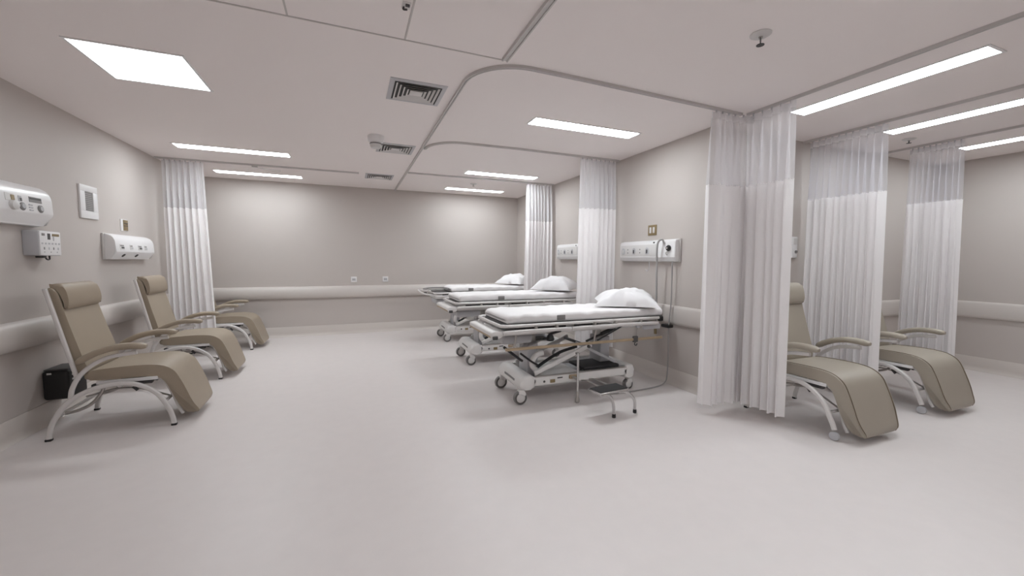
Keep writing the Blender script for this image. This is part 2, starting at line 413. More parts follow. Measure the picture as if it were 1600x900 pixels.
# ------------------------------------------------------------------ curtains
def curtain(path, folds, label, bottom, zmesh=2.08, amp=.045, seed=1, dens=False, flare=1.0, group='white privacy curtains', hooks=8, lean=(0, 0), hemvar=.0, fabr=None):
    """path: top polyline (x,y); folds: number of pleats"""
    rnd = random.Random(seed)
    P = [V((x, y, 0)) for x, y in catmull([(*p, 0) for p in path], 8) for x, y in [(x, y)]] if False else [V(p) for p in catmull([(*q, 0) for q in path], 10)]
    L = [0]
    for a, b in zip(P, P[1:]): L.append(L[-1]+(b-a).length)
    tot = L[-1]
    def at(u):
        s = u*tot
        for i in range(len(L)-1):
            if L[i+1] >= s or i == len(L)-2:
                k = (s-L[i])/max(1e-9, L[i+1]-L[i]); p = P[i].lerp(P[i+1], k); tt = (P[i+1]-P[i]).normalized()
                return p, V((-tt.y, tt.x, 0))
    cx = sum((p for p in P), V())/len(P)
    ph = [rnd.uniform(-.5, .5) for _ in range(folds+3)]; am = [rnd.uniform(.55, 1.30) for _ in range(folds+3)]
    warp = [rnd.uniform(-.35, .35) for _ in range(folds+3)]
    def smp(arr, x):
        i = int(math.floor(x)); f = x-i; f = f*f*(3-2*f)
        return arr[i % len(arr)]*(1-f)+arr[(i+1) % len(arr)]*f
    ztop = HC-.035
    NU = folds*14
    def pt(u, z):
        h = (ztop-z)/(ztop-bottom)                  # 0 top, 1 bottom
        x = u*folds
        ppt, nr = at(u)
        ha = .35+.65*min(1, h*4.0)
        phase = 2*math.pi*x+1.3*smp(ph, x*.55)+h*.9*smp(warp, x*.5)
        s1 = math.sin(phase)
        s1 = math.copysign(abs(s1)**1.05, s1)
        o = amp*ha*smp(am, x)*s1 + amp*.25*h*math.sin(phase*.5+2*smp(ph, x)) + amp*.22*(1-h)*math.sin(2*math.pi*x*2.0+1)*min(1, h*12)
        tt = V((nr.y, -nr.x, 0))
        q = ppt + nr*o + tt*(amp*.28*h*math.sin(phase*2+smp(ph, x)))
        q = V((cx.x+(q.x-cx.x)*(1+(flare-1)*h)+lean[0]*h, cx.y+(q.y-cx.y)*(1+(flare-1)*h)+lean[1]*h, 0))
        zz = z
        if h > .98 and hemvar: zz = z+hemvar*math.sin(phase*.5+1)
        q.z = zz
        return q
    def sheet(zs):
        bm = new(); rows = []
        for z in zs: rows.append([bm.verts.new(pt(k/NU, z)) for k in range(NU+1)])
        for A, B in zip(rows, rows[1:]):
            for k in range(NU): bm.faces.new((A[k], A[k+1], B[k+1], B[k]))
        return bm
    t = thing('privacy_curtain', label, 'curtain', (cx.x, cx.y, 0), 0, group)
    def put(name, bm, m):
        bmesh.ops.translate(bm, verts=bm.verts, vec=(-cx.x, -cx.y, 0))
        return obj(name, bm, m, t, angle=80)
    put('mesh_panel', sheet([ztop-.055+(zmesh-ztop+.055)*k/8 for k in range(9)]), {0: MESHF, 1: MESHD, 2: MESHS}[int(dens)])
    put('fabric_panel', sheet([zmesh+(bottom-zmesh)*k/22 for k in range(23)]), fabr or FABRIC)
    put('heading_tape', sheet([ztop, ztop-.03, ztop-.06]), MESHD)
    put('seam_band', sheet([zmesh+.006, zmesh-.012]), FABRIC)
    for k in range(hooks):
        q, _ = at((k+.5)/hooks); bm = new()
        bx(bm, q.x-.006, q.x+.006, q.y-.006, q.y+.006, HC-.045, HC-.0225, .002)
        tube(bm, [(q.x, q.y, HC-.043), (q.x+.006, q.y, HC-.058), (q.x, q.y, HC-.07)], .0025, 6)
        put('track_glider', bm, GREYW)
    return t
curtain([(2.77, 4.545), (3.315, 4.545)], 8, 'gathered white curtain at the right wall between nearest and middle stretcher', .22, amp=.052, seed=4, dens=1, flare=1.06, lean=(-.02, 0))
curtain([(2.83, 6.40), (3.315, 6.40)], 8, 'gathered white curtain at the right wall beside the farthest pillow', .22, amp=.052, seed=9, dens=1, flare=1.06, lean=(-.02, 0))
curtain([(-2.32, 6.79), (-1.86, 6.79)], 7, 'gathered white curtain at the left wall behind the middle left recliner', .22, amp=.054, seed=13, dens=1, flare=1.13, lean=(.05, 0))
curtain([(2.96, 2.675), (3.22, 2.69), (3.35, 2.66), (3.375, 2.56), (3.375, 2.24)], 10, 'nearest white curtain bunched round the track corner, hanging almost to the floor', .085, amp=.054, seed=27, dens=0, flare=1.02, lean=(-.0, -.02), hooks=10)
curtain([(4.745, 2.97), (4.745, 2.28)], 11, 'white curtain with a sheer top between the two right-hand recliners', .16, amp=.062, seed=33, dens=2, flare=1.04, lean=(-.01, -.03), hooks=11)
curtain([(6.10, 2.70), (6.10, 2.25)], 9, 'farthest right white curtain with a sheer top behind the last recliner', .16, amp=.062, seed=41, dens=2, flare=1.10, lean=(0, -.03), hooks=9)

# ------------------------------------------------------------------ recliner chairs
def smooth_poly(pts, n=4): return [(p.x, p.y) for p in catmull([(a, b, 0) for a, b in pts], n, True)]
def make_recliner(casters, label, loc, rz):
    W = .70; CW = .592
    skin = GREIGE if casters else TAUPE; skin2 = GREIGE if casters else TAUPE2
    t = thing('recliner_chair', label, 'recliner chair', loc, rz, 'taupe medical recliners')
    arch = [(0, 0, .012), (.008, 0, .07), (.040, 0, .165), (.125, 0, .290), (.27, 0, .372), (.42, 0, .396), (.54, 0, .372), (.655, 0, .290), (.725, 0, .160), (.752, 0, .07), (.760, 0, .09 if casters else .012)]
    if casters: arch = arch[:-2]+[(.755, 0, .085)]
    for y in (0, W):
        bm = new(); sweep(bm, catmull([(a, y, c) for a, _, c in arch], 6), rrect(.036, .030, .012), ref=(0, 1, 0))
        fr = obj('side_frame', bm, PAINTM, t)
        if casters:
            bm = new(); lathe(bm, [(0, -.013), (.026, -.013), (.034, -.010), (.034, .010), (.026, .013), (0, .013)], (.757, y, .036), 'Y', 20); obj('caster', bm, GREYW, fr)
            bm = new(); bx(bm, -.016, .016, y-.016, y+.016, 0, .02, .004); obj('foot_tip', bm, BLACK, fr)
        else:
            bm = new()
            for x in (0, .760): bx(bm, x-.019, x+.019, y-.017, y+.017, 0, .018, .004)
            obj('foot_tip', bm, BLACK, fr)
        # upright that carries the arm
        bm = new(); sweep(bm, catmull([(.135, y, .30), (.150, y, .39), (.195, y, .482), (.273, y, .562), (.385, y, .618), (.545, y, .640)], 6), rrect(.032, .026, .010), ref=(0, 1, 0))
        obj('arm_support', bm, PAINTM, t)
        pad = catmull([(.185, y, .585), (.25, y, .630), (.33, y, .668), (.43, y, .692), (.53, y, .694), (.61, y, .684)], 5)
        n = len(pad)
        bm = new(); sweep(bm, pad, rrect(.050, .074, .022, 4), ref=(0, 1, 0), scale=[.55 if i in (0, n-1) else .85 if i in (1, n-2) else 1 for i in range(n)])
        obj('armrest', bm, skin, t)
    # cross members
    for a in ((.045, .175), (.42, .372), (.70, .205)):
        bm = new(); cyl(bm, (a[0], .015, a[1]), (a[0], W-.015, a[1]), .013, 12); obj('cross_bar', bm, PAINTM, t)
    for y in (.10, W-.10):
        bm = new(); tube(bm, [(.05, y, .172), (.13, y, .185), (.21, y, .225), (.27, y, .30), (.30, y, .37)], .012, 8); obj('lower_strut', bm, STEEL, t)
    # back frame hoop
    for y in (.015, CW+.025):
        bm = new(); yt = y if y < .1 else y-.045
        sweep(bm, [(.030, yt, 1.165), (.085, y+(yt-y)*.6, .90), (.178, y, .445)], rrect(.026, .024, .008), ref=(0, 1, 0)); obj('back_frame', bm, PAINTM, t)
    # under-seat rails
    for y in (.05, W-.05):
        bm = new(); bx(bm, .27, .655, y-.012, y+.012, .392, .420, .005); obj('seat_rail', bm, WHITE, t)
    bm = new()
    bx(bm, .22, .60, .09, .13, .352, .385, .004); bx(bm, .22, .60, W-.13, W-.09, .352, .385, .004)
    bx(bm, .36, .47, .20, .50, .345, .39, .006); cyl(bm, (.47, .11, .335), (.50, .11, .30), .012, 10); cyl(bm, (.60, .06, .38), (.60, W-.06, .38), .016, 12)
    obj('recline_mechanism', bm, DARKG, t)
    for y in (.16, W-.16):
        bm = new(); tube(bm, [(.16, y, .275), (.34, y, .315), (.50, y, .300), (.69, y, .215)], .008, 6); obj('linkage_rod', bm, STEEL, t)
        bm = new(); cyl(bm, (.62, y-.03, .385), (.62, y+.03, .385), .022, 14); obj('pivot_knob', bm, BLACK, t)
    for y in (.085, W-.12):
        bm = new(); sweep(bm, catmull([(.645, y, .395), (.69, y, .36), (.735, y, .25), (.775, y, .12), (.80, y, .065)], 5), rrect(.022, .018, .006), ref=(0, 1, 0)); obj('footrest_bracket', bm, PAINTM, t)
    # cushions
    seat = [(.205, .44), (.205, .485), (.25, .507), (.35, .517), (.50, .522), (.62, .518), (.70, .500), (.762, .455), (.80, .385), (.843, .275), (.880, .165), (.907, .095), (.905, .062), (.878, .044), (.836, .052), (.808, .095), (.775, .180), (.735, .285), (.70, .365), (.655, .410), (.58, .425), (.45, .425), (.30, .425)]
    bm = new(); prism(bm, smooth_poly(seat, 5), .045, CW, bev=.020, seg=4); 
    def taper(bm):                                                  # the leg rest is rounded off at its lower corners
        for v in bm.verts:
            if v.co.x > .74 and v.co.z < .22:
                k = min(1, (.22-v.co.z)/.176); yc = (.045+CW)/2; hw = (CW-.045)/2
                v.co.y = yc+(v.co.y-yc)*(1-(.022*k+.085*(1-math.sqrt(max(0, 1-k*k))))/hw)
    taper(bm)
    cush = obj('seat_cushion', bm, skin, t, angle=60)
    def narrow(bm):                                                 # the back narrows a little toward its top
        for v in bm.verts: v.co.y -= max(0, v.co.y-.045)*.085*max(0, min(1, (v.co.z-.55)/.6))
    edge = [(.25, .509), (.35, .519), (.50, .524), (.62, .520), (.70, .502), (.764, .457), (.802, .386), (.845, .276), (.882, .166), (.908, .098), (.905, .062)]
    if casters:
        for y in (.064, CW-.019):
            bm = new(); sweep(bm, catmull([(a, y, c) for a, c in edge], 4), circ(.0035, 6), ref=(0, 1, 0)); taper(bm); obj('piping', bm, PIPING, cush)
    back = [(.222, .52), (.196, .64), (.150, .83), (.112, 1.0), (.086, 1.12), (.062, 1.165), (.030, 1.168), (.022, 1.13), (.050, .98), (.095, .78), (.138, .58), (.165, .48), (.20, .475)]
    bm = new(); prism(bm, smooth_poly(back, 3), .045, CW, bev=.016, seg=3); narrow(bm); bk = obj('backrest', bm, skin, t, angle=60)
    hd = [(.114, 1.000), (.132, 1.012), (.142, 1.06), (.134, 1.13), (.115, 1.178), (.088, 1.200), (.05, 1.198), (.03, 1.178), (.062, 1.172), (.092, 1.12), (.112, 1.05)]
    bm = new(); prism(bm, smooth_poly(hd, 3), .052, CW-.01, bev=.024, seg=4); narrow(bm); obj('headrest', bm, skin2, t, angle=60)
    for y in (.14, CW-.10):
        bm = new(); sweep(bm, [(.028, y, 1.17), (.018, y, 1.10), (.040, y, .98)], [(-.003, -.05), (.003, -.05), (.003, .05), (-.003, .05)], ref=(0, 1, 0)); obj('headrest_strap', bm, PIPING, t)
    return t
ch = make_recliner(False, 'taupe recliner nearest at left, beside the black wall unit', (-2.168, 4.07, 0), math.radians(2.6))
dup(ch, (-2.195, 5.49, 0), math.radians(1.5), 'taupe recliner second along the left wall, in front of the curtain')
dup(ch, (-2.205, 7.13, 0), math.radians(1.0), 'taupe recliner farthest left, mostly hidden behind the left curtain')
rc = make_recliner(True, 'taupe recliner on small casters just right of the nearest curtain', (3.50, 2.645, 0), math.radians(-90))
dup(rc, (4.89, 2.70, 0), math.radians(-90), 'taupe recliner on small casters at far right, between two curtains')

# ------------------------------------------------------------------ stretchers
def caster(parent, x, y, r, m=OFFW):
    bm = new(); lathe(bm, [(r*.80, -.021), (r*.95, -.021), (r, -.014), (r, .014), (r*.95, .021), (r*.80, .021), (r*.80, -.021)], (x, y, r), 'Y', 28); c = obj('caster', bm, MIDG, parent)
    bm = new(); lathe(bm, [(0, -.026), (r*.30, -.026), (r*.74, -.020), (r*.80, -.017), (r*.80, .017), (r*.74, .020), (r*.30, .026), (0, .026)], (x, y, r), 'Y', 24); obj('hub_cover', bm, m, c)
    bm = new()
    prism(bm, smooth_poly([(x-r*.30, r*1.62), (x-r*.2, r*2.12), (x+r*.45, r*2.12), (x+r*.75, r*1.62), (x+r*.62, r*1.25), (x+r*.30, r*1.55)], 3), y-.028, y+.028, bev=.004, seg=2); obj('fork', bm, BUMPW, c)
def push_bar(t, zb, zt):
    bm = new(); sweep(bm, [(.09, -.40, zb), (1.90, -.40, zb)], rrect(.028, .020, .008), ref=(0, 1, 0)); pb = obj('push_bar', bm, TAN, t)
    bm = new()
    for x in (.15, 1.02, 1.55): sweep(bm, [(x+.03, -.385, zb+.01), (x+.06, -.37, zt+.01)], rrect(.018, .014, .004), ref=(0, 1, 0))
    obj('bar_hanger', bm, STEEL, pb)
    bm = new(); bx(bm, 1.52, 1.58, -.415, -.385, zb-.03, zb+.035, .01, 3); tube(bm, [(1.55, -.40, zb-.03), (1.545, -.40, zb-.055), (1.565, -.40, zb-.065), (1.575, -.40, zb-.045)], .006, 6); obj('bar_clip', bm, DARKG, pb)
def make_stretcher(label, loc, top, variant):
    """x: foot (0) to head (about 2.0); y: across, near side negative; top = height of the litter rail"""
    t = thing('hospital_stretcher', label, 'stretcher', loc, 0, 'wheeled hospital stretchers')
    rnd = random.Random(variant)
    H = .33
    # ---- base
    bm = new()
    prism(bm, smooth_poly([(.285, .155), (.278, .21), (.30, .262), (.345, .282), (.42, .272), (.44, .24), (.44, .16), (.36, .145)], 3), -.31, .31, bev=.028, seg=4); b = obj('foot_cover', bm, BUMPW, t, angle=50)
    bm = new(); sweep(bm, catmull([(.279, -.16, .215), (.276, -.05, .222), (.276, .1, .222)], 4), rrect(.006, .022, .002), ref=(0, 0, 1)); obj('cover_slot', bm, MIDG, b)
    bm = new()
    prism(bm, smooth_poly([(1.50, .155), (1.50, .25), (1.53, .285), (1.585, .288), (1.615, .262), (1.62, .16), (1.56, .145)], 3), -.31, .31, bev=.02, seg=3); obj('head_cover', bm, BUMPW, t, angle=50)
    for s in (-1, 1):
        bm = new(); bx(bm, .42, 1.53, s*.292-.018, s*.292+.018, .178, .262, .010, 3); bt = obj('base_beam', bm, BUMPW, t)
        bm = new(); bx(bm, .44, 1.52, s*.292-.021, s*.292+.021, .258, .268, .003); obj('beam_trim', bm, STEEL, bt)
        if s < 0:
            bm = new(); bx(bm, .60, .655, -.315, -.308, .192, .226, .003); obj('brass_label', bm, BRASS, bt)
            bm = new(); cyl(bm, (.535, -.312, .212), (.535, -.306, .212), .012, 12); bx(bm, .68, .74, -.314, -.308, .228, .240, .002); obj('release_button', bm, DARKG, bt)
            bm = new(); roundbox(bm, (.86, -.318, .232), (.10, .030, .042), .012, 6); obj('pedal_knob', bm, TAN, bt)
    bm = new(); bx(bm, .42, 1.53, -.275, .275, .185, .215, .006); obj('base_tray', bm, GREYW, t)
    bm = new(); bx(bm, 1.02, 1.46, -.26, .06, .262, .292, .008, 3); obj('base_pad', bm, RUBBER, t)
    bm = new(); bx(bm, .55, .98, -.24, .24, .215, .250, .012, 3); obj('hydraulic_box', bm, OFFW, t)
    for x, y in ((.295, -.27), (.295, .27)): caster(t, x, y, .068)
    for x, y in ((1.585, -.25), (1.585, .25)): caster(t, x, y, .058)
    # ---- lift
    zt = top-.10
    for x in (.50, 1.38):
        bm = new(); bx(bm, x-.06, x+.06, -.11, .11, .21, zt-.12, .012, 3); c = obj('lift_column', bm, GREYW, t)
        bm = new(); bx(bm, x-.045, x+.045, -.085, .085, zt-.13, zt, .010, 3); obj('inner_column', bm, STEEL, c)
    bm = new(); sweep(bm, [(.455, -.255, .285), (1.045, -.255, .508), (1.10, -.255, .53)], rrect(.050, .032, .012), ref=(0, 1, 0)); obj('scissor_arm', bm, BUMPW, t)
    bm = new(); sweep(bm, [(.455, .235, .285), (1.045, .235, .508), (1.10, .235, .53)], rrect(.050, .032, .012), ref=(0, 1, 0)); obj('scissor_arm', bm, BUMPW, t)
    bm = new(); sweep(bm, [(1.48, -.20, .285), (1.05, -.20, .50), (.95, -.20, .55)], rrect(.030, .022, .008), ref=(0, 1, 0)); obj('scissor_brace', bm, GREYW, t)
    bm = new(); cyl(bm, (1.06, -.29, .515), (1.06, .25, .515), .016, 12); obj('pivot_bar', bm, DARKG, t)
    bm = new(); sweep(bm, catmull([(.50, -.20, .30), (.46, -.20, .34), (.455, -.20, .40), (.50, -.20, .455), (.57, -.20, .475)], 5), rrect(.055, .045, .018), ref=(0, 1, 0)); obj('hydraulic_shroud', bm, BUMPW, t)
    bm = new(); tube(bm, [(.50, -.17, .31), (.66, -.17, .40), (.80, -.17, .46), (.98, -.17, .50)], .016, 8); 
    if variant == 1: tube(bm, [(.12, -.28, .58), (.22, -.27, .50), (.30, -.22, .44), (.36, -.16, .40)], .013, 8); tube(bm, [(.30, -.26, .50), (.42, -.25, .41), (.50, -.24, .36)], .010, 8)
    obj('hydraulic_hose', bm, BLACK, t)
    bm = new(); cyl(bm, (1.02, -.29, .575), (1.26, -.29, .66), .012, 10); cyl(bm, (1.20, -.29, .64), (1.42, -.29, zt+.02), .020, 12); obj('gas_spring', bm, BLACK, t)
    # ---- litter frame
    bm = new(); bx(bm, .10, 1.90, -.31, -.27, zt, zt+.045, .006); bx(bm, .10, 1.90, .27, .31, zt, zt+.045, .006)
    for x in (.12, .50, .95, 1.38, 1.88): bx(bm, x-.02, x+.02, -.27, .27, zt, zt+.04, .004)
    obj('litter_frame', bm, OFFW, t)
    bm = new(); bx(bm, .13, 1.98, -.325, .325, top-.018, top+.008, .006); obj('litter_deck', bm, DARKG, t)
    # belly cover: film-like translucent tray under the foot section
    bm = new(); sweep(bm, catmull([(.10, -.22, zt+.01), (.20, -.22, zt-.10), (.34, -.22, zt-.145), (.52, -.22, zt-.10), (.60, -.22, zt)], 5), [(-.003, 0), (.003, 0), (.003, .44), (-.003, .44)], ref=(0, 1, 0)); obj('belly_cover', bm, FILM, t)
    bm = new(); bx(bm, .12, .44, -.24, .24, zt-.10, zt-.005, .03, 4); obj('foot_hopper', bm, GREYW, t)
    # ---- rails
    ul = [(1.90, -.375, top), (1.0, -.375, top), (.22, -.375, top), (.085, -.345, top), (.065, -.25, top), (.065, .25, top), (.085, .345, top), (.22, .375, top), (1.0, .375, top), (1.90, .375, top)]
    bm = new(); sweep(bm, catmull(ul, 5), circ(.016, 10), ref=(0, 0, 1)); obj('upper_rail', bm, PAINTM, t)
    for s in (-1, 1):
        zr = top-.05
        for a, b in ((.075, .775), (.79, 1.84)):
            bm = new(); sweep(bm, catmull([(a, s*.40, zr-.006), (a+.05, s*.405, zr), ((a+b)/2, s*.405, zr+.003), (b-.05, s*.405, zr), (b, s*.40, zr-.004)], 5), rrect(.034, .026, .011), ref=(0, 1, 0)); obj('side_rail', bm, PAINTM, t)
        bm = new()
        for x in (.40, .62, 1.05, 1.30, 1.62): bx(bm, x-.012, x+.012, s*.405-.006, s*.375+s*.0+.006 if s < 0 else s*.405+.006, zr-.01, top, .003)
        obj('rail_post', bm, STEEL, t)
    bm = new(); bx(bm, .20, .74, -.365, -.345, top-.040, top-.018, .003); bx(bm, .84, 1.10, -.365, -.345, top-.036, top-.018, .003); obj('rail_shadow_gap', bm, BLACK, t).name = 'rail_gap_shade'  # black strips stand in for the shade in the gap between the rails
    zb = top-.21
    if variant == 1: push_bar(t, zb, zt)
    # dark knobs and levers under the rail
    bm = new()
    lathe(bm, [(0, -.02), (.035, -.015), (.042, .0), (.030, .035), (.014, .05), (0, .05)], (.585, -.33, zt-.055), 'Z', 16); cyl(bm, (.57, -.33, zt-.01), (.70, -.33, zt+.02), .012, 8)
    obj('crank_knob', bm, BLACK, t)
    bm = new(); bx(bm, 1.58, 1.63, -.385, -.355, zt+.005, zt+.04, .006); bx(bm, 1.68, 1.90, -.375, -.350, zt-.02, zt+.035, .006); obj('head_bracket', bm, GREYW, t)
    bm = new(); roundbox(bm, (1.90, -.375, top-.01), (.05, .045, .055), .012, 6); obj('head_knob', bm, BLACK, t)
    bm = new(); tube(bm, [(1.12, -.345, zt-.10), (1.28, -.345, zt-.03), (1.42, -.345, zt+.03)], .009, 8); obj('release_lever', bm, BLACK, t)
    # ---- foot end
    if variant != 3:
        bm = new(); prism(bm, smooth_poly([(-.03, top-.095), (-.035, top-.06), (-.01, top-.048), (.06, top-.045), (.085, top-.062), (.08, top-.10), (.02, top-.112)], 3), -.355, .355, bev=.012, seg=3); fb = obj('foot_bumper', bm, BUMPW, t, angle=50)
        bm = new(); bx(bm, -.036, -.028, -.33, .33, top-.104, top-.070, .003); obj('bumper_face', bm, TAN, fb)
        bm = new(); bx(bm, -.02, .03, -.372, -.350, top-.118, top-.085, .008, 3); bx(bm, -.02, .03, .350, .372, top-.118, top-.085, .008, 3); obj('bumper_corner', bm, DARKG, fb)
        bm = new()
        for s in (-1, 1): bx(bm, .05, .14, s*.25-.02, s*.25+.02, top-.10, top-.06, .006)
        obj('bumper_arm', bm, OFFW, t)
    else:
        bm = new(); sweep(bm, catmull([(.18, -.30, top-.04), (.02, -.30, top-.03), (-.09, -.24, top-.01), (-.12, -.08, top+.01), (-.12, .10, top+.02), (-.09, .26, top+.02), (.04, .31, top), (.18, .30, top-.02)], 5), rrect(.034, .024, .010), ref=(0, 0, 1)); obj('push_handle', bm, PAINTM, t)
        bm = new(); sweep(bm, catmull([(-.04, -.02, top+.055), (.10, -.18, top+.060), (.30, -.18, top+.062), (.36, .02, top+.062), (.28, .20, top+.062), (.08, .20, top+.060)], 5, True), rrect(.060, .014, .006), ref=(0, 0, 1), closed=True); obj('foot_tray', bm, MIDG, t)
        bm = new(); roundbox(bm, (.03, -.31, top-.05), (.05, .05, .06), .014, 5); roundbox(bm, (.03, .31, top-.05), (.05, .05, .06), .014, 5); obj('handle_pivot', bm, MIDG, t)
    # ---- mattress under a white sheet
    x0, x1 = (.125, 1.98) if variant != 3 else (.36, 1.98)
    y2 = .335
    def wrk(p):
        n = noise.noise(V((p.x*6+variant, p.y*8, p.z*3)))
        p.z += .006*n*(1 if p.z > 0 else 0)
        e = max(0, 1-abs(abs(p.y)-y2)/.05)
        p.z += .009*e*math.sin(p.x*34+3*n) if p.z > -.01 else 0
        d_ = (p.x+(x1-x0)/2)
        if p.z > 0: p.z -= .016*max(0, 1-d_/.16)**2
        return p
    bm = new(); roundbox(bm, ((x0+x1)/2, 0, top+.054), (x1-x0, 2*y2, .088), .034, 26, wrk); mt = obj('mattress', bm, SHEET, t, angle=80)
    bm = new()
    bx(bm, .655, .745, -.3415, -.330, top+.030, top+.078, .004); obj('mattress_strap', bm, MIDG, mt)
    bm = new(); bx(bm, x0+.015, x1-.01, -.330, .330, top+.006, top+.016, .004); obj('mattress_base', bm, DARKG, mt)
    return t
B1 = (1.205, 3.77, 0); B2 = (1.165, 5.35, 0); B3 = (1.21, 6.975, 0)
s1 = make_stretcher('nearest white stretcher, beside the small step stool', B1, .790, 1)
s2 = make_stretcher('middle white stretcher, partly hidden behind the nearest one', B2, .842, 2)
s3 = make_stretcher('farthest white stretcher with a looped push handle at its foot', B3, .842, 3)
# telescopic post hanging from the near side of the nearest stretcher down to the floor
bm = new(); cyl(bm, (.845, -.425, .095), (.845, -.425, .50), .011, 12); lp = obj('floor_post', bm, CHROME, s1)
bm = new(); lathe(bm, [(0, 0), (.016, 0), (.024, .012), (.022, .035), (.016, .06), (.017, .10), (.011, .11), (0, .11)], (.845, -.425, 0), 'Z', 16); obj('post_foot', bm, STEEL, lp)
bm = new(); bx(bm, .83, .86, -.425, -.31, .225, .245, .004); bx(bm, .83, .86, -.425, -.395, .48, .50, .003); obj('post_bracket', bm, STEEL, lp)

# ------------------------------------------------------------------ pillows
def pillow(loc, L_, W_, h, rz, tilt, label, seed):
    N = 26; bm = new(); top, bot = [], []
    def prof(u, v):
        a = max(0, 1-abs(u)**2.6); b = max(0, 1-abs(v)**2.6)
        return (a*b)**.62
    for j in range(N+1):
        rt, rb = [], []
        for i in range(N+1):
            u = -1+2*i/N; v = -1+2*j/N
            # pinched sides, pointed corners
            px = u*(L_/2)*(1-.13*(1-abs(v)**1.5)); py = v*(W_/2)*(1-.15*(1-abs(u)**1.5))
            f = prof(u, v)
            n = noise.noise(V((u*1.8+seed, v*1.8, 1))); n2 = noise.noise(V((u*4.2+seed, v*3.4, 5)))
            edge = (1-f)
            zt = h*.72*f*(1+.20*n)+.024*n2*f**.5+.010*math.sin(10*math.atan2(v, u)+seed)*edge*min(1, f*3)
            zb = -h*.10*f
            rim = i in (0, N) or j in (0, N)
            vt = bm.verts.new((px, py, zt if not rim else 0)); rt.append(vt); rb.append(vt if rim else bm.verts.new((px, py, zb)))
        top.append(rt); bot.append(rb)
    for j in range(N):
        for i in range(N):
            bm.faces.new((top[j][i], top[j][i+1], top[j+1][i+1], top[j+1][i]))
            q = (bot[j][i], bot[j+1][i], bot[j+1][i+1], bot[j][i+1])
            if len(set(q)) == 4 and not all(a in (top[j][i], top[j+1][i], top[j+1][i+1], top[j][i+1]) for a in q): bm.faces.new(q)
    bmesh.ops.rotate(bm, verts=bm.verts, cent=(0, 0, 0), matrix=Matrix.Rotation(tilt, 3, 'X'))
    o = obj('pillow', bm, PILLOW, None, angle=80); o.location = loc; o.rotation_euler = (0, 0, rz)
    return tag(o, label, 'pillow', 'white pillows')
pillow((2.875, 3.70, .928), .70, .50, .22, math.radians(-34), .09, 'rumpled white pillow at the head of the nearest stretcher', 3)
pillow((2.88, 5.35, .985), .64, .50, .24, math.radians(-55), .05, 'plump white pillow on the middle stretcher, touching the nearer curtain', 8)
pillow((2.86, 6.98, .985), .60, .48, .22, math.radians(-60), .05, 'white pillow on the farthest stretcher, beside the far curtain', 15)

# ------------------------------------------------------------------ step stool
t = thing('step_stool', 'small silver step with a black tread beside the nearest stretcher', 'step stool', (2.14, 2.962, 0), math.radians(6))
bm = new(); bx(bm, -.170, .170, -.088, .088, .232, .250, .012, 3); fr = obj('step_frame', bm, CHROME, t)
bm = new(); bx(bm, -.155, .155, -.076, .076, .248, .258, .004); obj('tread_mat', bm, RUBBER, t)
for x0, x1 in ((-.09, .01), (.13, .262)):
    bm = new(); tube(bm, [(x0-.06, -.07, .226), (x0, -.074, .224), (x0+.05, -.074, .195), (x1-.012, -.070, .12), (x1, -.066, .02)], .0135, 10); lg = obj('leg', bm, CHROME, t)
    bm = new(); lathe(bm, [(0, 0), (.016, 0), (.0175, .012), (.0155, .034), (0, .034)], (x1, -.066, 0), 'Z', 14); obj('rubber_tip', bm, BLACK, lg)
for x in (.02, .12):
    bm = new(); tube(bm, [(x, .05, .225), (x, .20, .222), (x, .34, .222), (x, .42, .205)], .009, 8); obj('attachment_bar', bm, STEEL, t)

# ------------------------------------------------------------------ wall fittings, left wall
def bread(zb, zt, dpt):
    h = zt-zb
    return [(0, zb), (dpt*.42, zb), (dpt*.46, zb+h*.05), (dpt*.97, zb+h*.27), (dpt, zb+h*.32)]+[(dpt*(.10+.83*math.cos(a)), zb+h*(.60+.40*math.sin(a))) for a in [math.radians(9*k) for k in range(0, 11)]]+[(0, zt)]
def left_panel(y0, y1, zb, zt, dpt, label, big):
    t = thing('headwall_panel', label, 'medical wall panel', (LX, (y0+y1)/2, 0), 0, 'bedside headwall panels')
    a = (y1-y0)/2
    prof = bread(zb, zt, dpt)
    bm = new(); bx(bm, 0, .022, -a, a, zb-.004, zt+.004, .006); obj('back_plate', bm, OFFW, t)
    bm = new(); prism(bm, [(d+.012, z) for d, z in prof], -a+.012, a-.012, bev=.012, seg=4); hs = obj('housing', bm, WHITE, t, angle=50)
    fx = dpt+.012
    h = zt-zb
    sl = (dpt*.93-dpt)/(h*.28)
    def fd(z): return fx+sl*(z-(zb+h*.32))
    def patch(name, y, z, wy, hz, m, th=.003, parent=t):
        bm = new()
        rot = Matrix.Rotation(math.atan(sl), 3, 'Y')
        box(bm, (fd(z), y, z), (th*2, wy, hz), .0015, 1, rot)
        return obj(name, bm, m, parent)
    return t, patch, a, fd, hs
t, patch, a, fd, hs = left_panel(5.495, 6.41, 1.387, 1.658, .105, 'white curved medical wall panel above the second left recliner', False)
for y, n in ((5.63, 0), (5.83, 1), (6.03, 2), (6.17, 3)):
    yy = y-(5.495+6.41)/2
    s = patch('gas_outlet', yy, 1.520, .085 if n in (0, 2) else .06, .056, OFFW)
    patch('outlet_slot', yy, 1.534, .07 if n in (0, 2) else .045, .012, MIDG, .0045, s); patch('outlet_slot', yy+.01, 1.512, .06 if n in (0, 2) else .045, .020, DARKG if n in (0, 2) else GREYW, .0045, s)
for y in (5.71, 6.00):
    bm = new(); n_ = V((.74, 0, -.67)).normalized(); p = V((.087, y-(5.495+6.41)/2, 1.430)); cyl(bm, p-n_*.01, p+n_*.006, .021, 16); sk = obj('round_socket', bm, BLACK, t)
